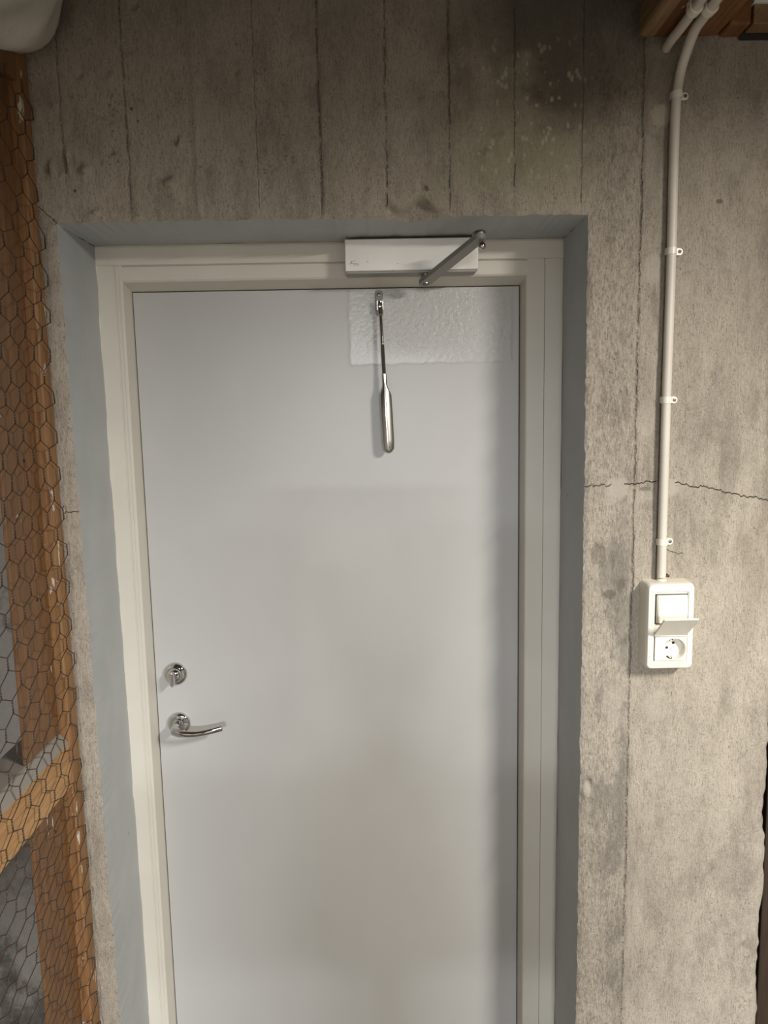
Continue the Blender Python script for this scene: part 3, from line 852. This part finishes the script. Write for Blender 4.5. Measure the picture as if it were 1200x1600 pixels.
# ------------------------------------------------------------------ ceiling joists
tag(obj('ceiling_joist', box(.487, .603, -2.4, -.004, 2.400, 2.560, .006, 3), M_JOIST), 'dark brown timber joist at top right carrying the two conduits', 'joist')
tag(obj('ceiling_batten', box(.4560, .4845, -2.4, -.035, 2.384, 2.440, .009, 3), M_JOIST2), 'light brown rounded batten along the left side of the joist', 'batten')
tag(obj('joist_block', box(.605, .640, -.050, -.004, 2.3985, 2.562, .004), M_JOIST), 'dark brown timber block against the wall, right of the joist', 'block')
t = thing('blocking_board', 'short pale board set between the joists, at the far top right corner', 'board')
obj('board', box(.648, .90, -.040, -.008, 2.403, 2.434, .002), M_JOIST2, t)
obj('cap_strip', box(.645, .92, -.046, -.006, 2.4345, 2.443, .001), M_WHITESTEEL, t)
obj('gap_shade', box(.6405, .92, -.0055, -.0035, 2.394, 2.56), M_DARKHOLE, t)  # near-black sheet, paints in the shade of the gaps round the board
place(t, (.674, -.008, 2.412))
for x, lb in ((-1.28, 'timber joist over the neighbour compartment'), (-.86, 'timber joist just left of the chicken wire partition, overhead'), (1.05, 'timber joist overhead right of the picture')):
    tag(obj('ceiling_joist', box(x, x + .15, -6.3, -.02, 2.42, 2.562, .004), M_JOIST), lb, 'joist')

# ------------------------------------------------------------------ insulation wrapped duct, top left
def duct():
    c = [(-.59, -.02, 2.478), (-.59, -.12, 2.472), (-.59, -.25, 2.460), (-.605, -.40, 2.47), (-.61, -.60, 2.47), (-.61, -.9, 2.47)]
    path = catmull(c, 10)
    def sec(i, n):
        o = []
        for k in range(40):
            a = 2 * math.pi * k / 40
            r = .116 * (1 + .05 * math.sin(3 * a + i * .22) + .035 * math.sin(5 * a - i * .35 + 1) + .03 * math.sin(i * .8))
            if i < 10: r *= .72 + .28 * math.sin(i / 10 * math.pi / 2)
            o.append((r * math.cos(a), r * math.sin(a)))
        return o
    o = obj('insulated_duct', sweep(path, sec), M_INSUL, None, True)
    tag(o, 'lumpy off-white wrapped insulation bulging in at the top left corner', 'insulation')
duct()

# ------------------------------------------------------------------ storage partition with chicken wire
def partition():
    t = thing('storage_partition', 'orange brown pine partition frame with chicken wire, against the wall left of the door', 'partition')
    def plank(x0, x1, y0, y1, z0, z1, name, mat, bev=.003): return obj(name, box(x0, x1, y0, y1, z0, z1, bev), mat, t)
    plank(-.606, -.600, -.175, -.0425, 1.1900, 2.42, 'post', M_POST, .001)
    plank(-.606, -.600, -.175, -.0425, .0, 1.0835, 'post', M_POST, .001)
    plank(-.655, -.5805, -.0415, -.0035, .0, 2.42, 'batten', M_BATTEN, .004)
    # rail with a worn, dusty upper edge
    bm = bmesh.new()
    sc_ = [(-.660, 1.085), (-.5850, 1.085), (-.5835, 1.0865), (-.5835, 1.170), (-.5860, 1.174), (-.598, 1.1875), (-.602, 1.189), (-.660, 1.189)]
    a = [bm.verts.new((x, -1.55, z)) for x, z in sc_]; b = [bm.verts.new((x, -.0430, z)) for x, z in sc_]
    for q in range(8): bm.faces.new((a[q], a[(q + 1) % 8], b[(q + 1) % 8], b[q]))
    bm.faces.new(a); bm.faces.new(b); bmesh.ops.recalc_face_normals(bm, faces=bm.faces)
    r = obj('rail', bm, M_RAIL, t); r.data.materials.append(M_DUST)
    for p in r.data.polygons:
        if p.normal.z > .3: p.material_index = 1
    plank(-.655, -.60, -1.62, -1.552, .0, 2.42, 'post', M_POST)
    plank(-.598, -.5835, -1.55, -.0430, 2.33, 2.415, 'rail', M_POST, .002)
    # screws in the post
    for py, pz in ((-.095, 1.70), (-.088, 1.455), (-.09, 1.02)):
        obj('screw_head', lathe([(0, 0), (.0035, 0), (.003, .0008), (0, .0004)], (-.600, py, pz), (1, 0, 0), 12), M_DARKHOLE, t)
    # the net
    W_, P_, TW = .0600, .0345, .0200
    bm = bmesh.new(); rnd = random.Random(5)
    ny, nz = 22, 62
    drop = P_ - TW
    z00 = .22
    def warp(y, z):
        a = vn(np.array([y * 9.]), np.array([z * 9.]), 90)[0] - .5; b = vn(np.array([y * 9.]), np.array([z * 9.]), 93)[0] - .5
        c = vn(np.array([y * 6.]), np.array([z * 5.]), 96)[0]
        low = max(0, min(1, (1.12 - z) / .25))
        x = -.5765 + c * .010
        if z < 1.07: x = x - low * .014 * min(1, max(0, (-y - .045) / .05)) - .002 * low    # pressed back against the lower post
        if y > -.055: x = max(x, -.5775)
        return Vector((x, min(y + a * .014, -.0045), z + b * .014))
    def wire(p, q, r, n=1, wob=.0006):
        pts = [p]
        for k in range(1, n):
            pts.append(p.lerp(q, k / n) + Vector((rnd.uniform(-wob, wob), rnd.uniform(-wob, wob), rnd.uniform(-wob, wob))))
        pts.append(q); sweep(pts, circ(r, 5), bm, fix=False)
    tops = {}; bots = {}
    for j in range(nz):
        for i in range(ny):
            y = -.020 - i * W_ - (.5 * W_ if j % 2 else 0)
            z = z00 + j * P_
            jz = rnd.uniform(-.0025, .0025); jy = rnd.uniform(-.003, .003)
            bots[(i, j)] = warp(y + jy, z - TW / 2 + jz); tops[(i, j)] = warp(y + jy + rnd.uniform(-.0015, .0015), z + TW / 2 + jz)
    for j in range(nz):
        for i in range(ny):
            b, t_ = bots[(i, j)], tops[(i, j)]
            # twisted pair
            for ph in (0, math.pi):
                pts = []
                for k in range(9):
                    f = k / 8; a = ph + f * 2.0 * 2 * math.pi
                    pts.append(b.lerp(t_, f) + Vector((math.cos(a) * .0009, math.sin(a) * .0011, 0)))
                sweep(pts, circ(.00085, 4), bm, fix=False)
            if j + 1 < nz:
                # to the two twists of the row above
                nb = [(i, j + 1), (i - 1, j + 1)] if j % 2 == 0 else [(i, j + 1), (i + 1, j + 1)]
                for k in nb:
                    if k in bots: wire(t_, bots[k], .00085, 2)
    # loose ends at the wall side
    for j in range(0, nz, 2):
        if (0, j) in bots and rnd.random() < .35:
            p = tops[(0, j)]; wire(p, p + Vector((-.002, .007, rnd.uniform(-.008, .008))), .0008, 2, .001)
    bmesh.ops.recalc_face_normals(bm, faces=bm.faces)
    net = obj('chicken_wire', bm, M_WIRE, t); net['kind'] = 'stuff'; net['label'] = 'rusty hexagonal chicken wire'
    place(t, (-.62, -.05, 0))
partition()
# white paint torn off along the edge, pale mark on concrete: done in material

# ------------------------------------------------------------------ the photographer, standing behind the camera
def photographer():
    vs = []; es = []; rad = []
    def chain(start, pts):
        prev = start
        for p, r in pts:
            vs.append(p); rad.append(r); k = len(vs) - 1
            if prev is not None: es.append((prev, k))
            prev = k
        return prev
    X, Y = .03, -1.98
    pel = chain(None, [((X, Y, .96), (.225, .150))])
    chain(pel, [((X, Y, 1.10), (.215, .145)), ((X, Y + .005, 1.28), (.235, .155)), ((X, Y + .01, 1.43), (.19, .12)), ((X, Y + .02, 1.525), (.070, .070)), ((X, Y + .045, 1.60), (.088, .100)), ((X, Y + .055, 1.69), (.105, .130)), ((X, Y + .045, 1.765), (.088, .108))])
    for s in (-1, 1):
        h = chain(3, [((X + s * .190, Y + .01, 1.415), (.075, .075)), ((X + s * .235, Y + .09, 1.20), (.060, .060)), ((X + s * .215, Y + .17, 1.19), (.052, .052)),
                      ((X + s * .10, Y + .42, 1.52), (.034, .032)), ((X + s * .072, Y + .465, 1.585), (.042, .026)), ((X + s * .058, Y + .485, 1.635), (.040, .022))])
        for q in range(4):      # fingers wrapped round the edges of the phone
            z = 1.605 + q * .021
            chain(h, [((X + s * .060, Y + .510, z), (.0095, .0095)), ((X + s * .052, Y + .545, z + .004), (.0088, .0088)), ((X + s * (.030 - .004 * (q % 2)), Y + .553, z + .006), (.0080, .0080))])
        chain(h, [((X + s * .055, Y + .480, 1.655), (.012, .012)), ((X + s * .035, Y + .492, 1.675), (.010, .010)), ((X + s * .018, Y + .498, 1.69), (.0085, .0085))])
        chain(pel, [((X + s * .11, Y, .86), (.125, .125)), ((X + s * .12, Y + .015, .50), (.080, .082)), ((X + s * .12, Y - .01, .13), (.055, .057)), ((X + s * .125, Y + .03, .062), (.052, .048)), ((X + s * .14, Y + .16, .048), (.048, .036))])
    me = bpy.data.meshes.new('person'); me.from_pydata(vs, es, [])
    o = bpy.data.objects.new('person', me); COL.objects.link(o)
    md = o.modifiers.new('skin', 'SKIN'); md.use_smooth_shade = True
    for k, v in enumerate(me.skin_vertices[0].data): v.radius = rad[k]; v.use_root = (k == 0)
    sb = o.modifiers.new('sub', 'SUBSURF'); sb.levels = 2; sb.render_levels = 2
    M = Mat('dark_clothing_and_skin', rough=.85)
    skin = M.z.step(1.535, 1.540).max(M.y.step(Y + .395, Y + .40))
    M.color(M.mix(skin, (.035, .038, .048), (.52, .33, .24)))
    me.materials.append(M.m)
    tag(o, 'person in dark clothes standing behind the camera, holding a phone', 'person')
    # face and hair
    H = Vector((X, Y + .055, 1.675))
    mh = Mat('brown_hair', (.05, .032, .02), .7).m; me_ = Mat('eye_white', (.7, .7, .68), .2).m
    def ell(c, r, seg=20, cut=None):
        b = bmesh.new(); bmesh.ops.create_uvsphere(b, u_segments=seg, v_segments=seg // 2, radius=1)
        for v in b.verts: v.co = Vector((c[0] + v.co.x * r[0], c[1] + v.co.y * r[1], c[2] + v.co.z * r[2]))
        if cut: bmesh.ops.delete(b, geom=[v for v in b.verts if cut(v.co)], context='VERTS')
        return b
    obj('hair', ell(H + Vector((0, -.012, .020)), (.088, .108, .118), 28, lambda c: c.z < H.z + .035 and c.y > H.y - .02 or c.z < H.z - .06), mh, o, True)
    ms = M.m
    for s in (-1, 1):
        obj('eye', ell(H + Vector((s * .030, .082, .012)), (.012, .010, .008), 12), me_, o, True)
        obj('ear', ell(H + Vector((s * .082, 0, .0)), (.010, .020, .032), 12), ms, o, True)
    obj('nose', ell(H + Vector((0, .098, -.012)), (.012, .018, .026), 12), ms, o, True)
    obj('mouth', ell(H + Vector((0, .088, -.050)), (.024, .008, .006), 12), Mat('lips', (.35, .14, .12), .5).m, o, True)
    ph = obj('phone', box(-.038, .038, -1.440, -1.432, 1.650, 1.800, .003), Mat('black_glass', (.02, .02, .022), .15).m)
    ph.location.x = X - .02
    tag(ph, 'black phone held up by the person in dark clothes', 'phone')
photographer()
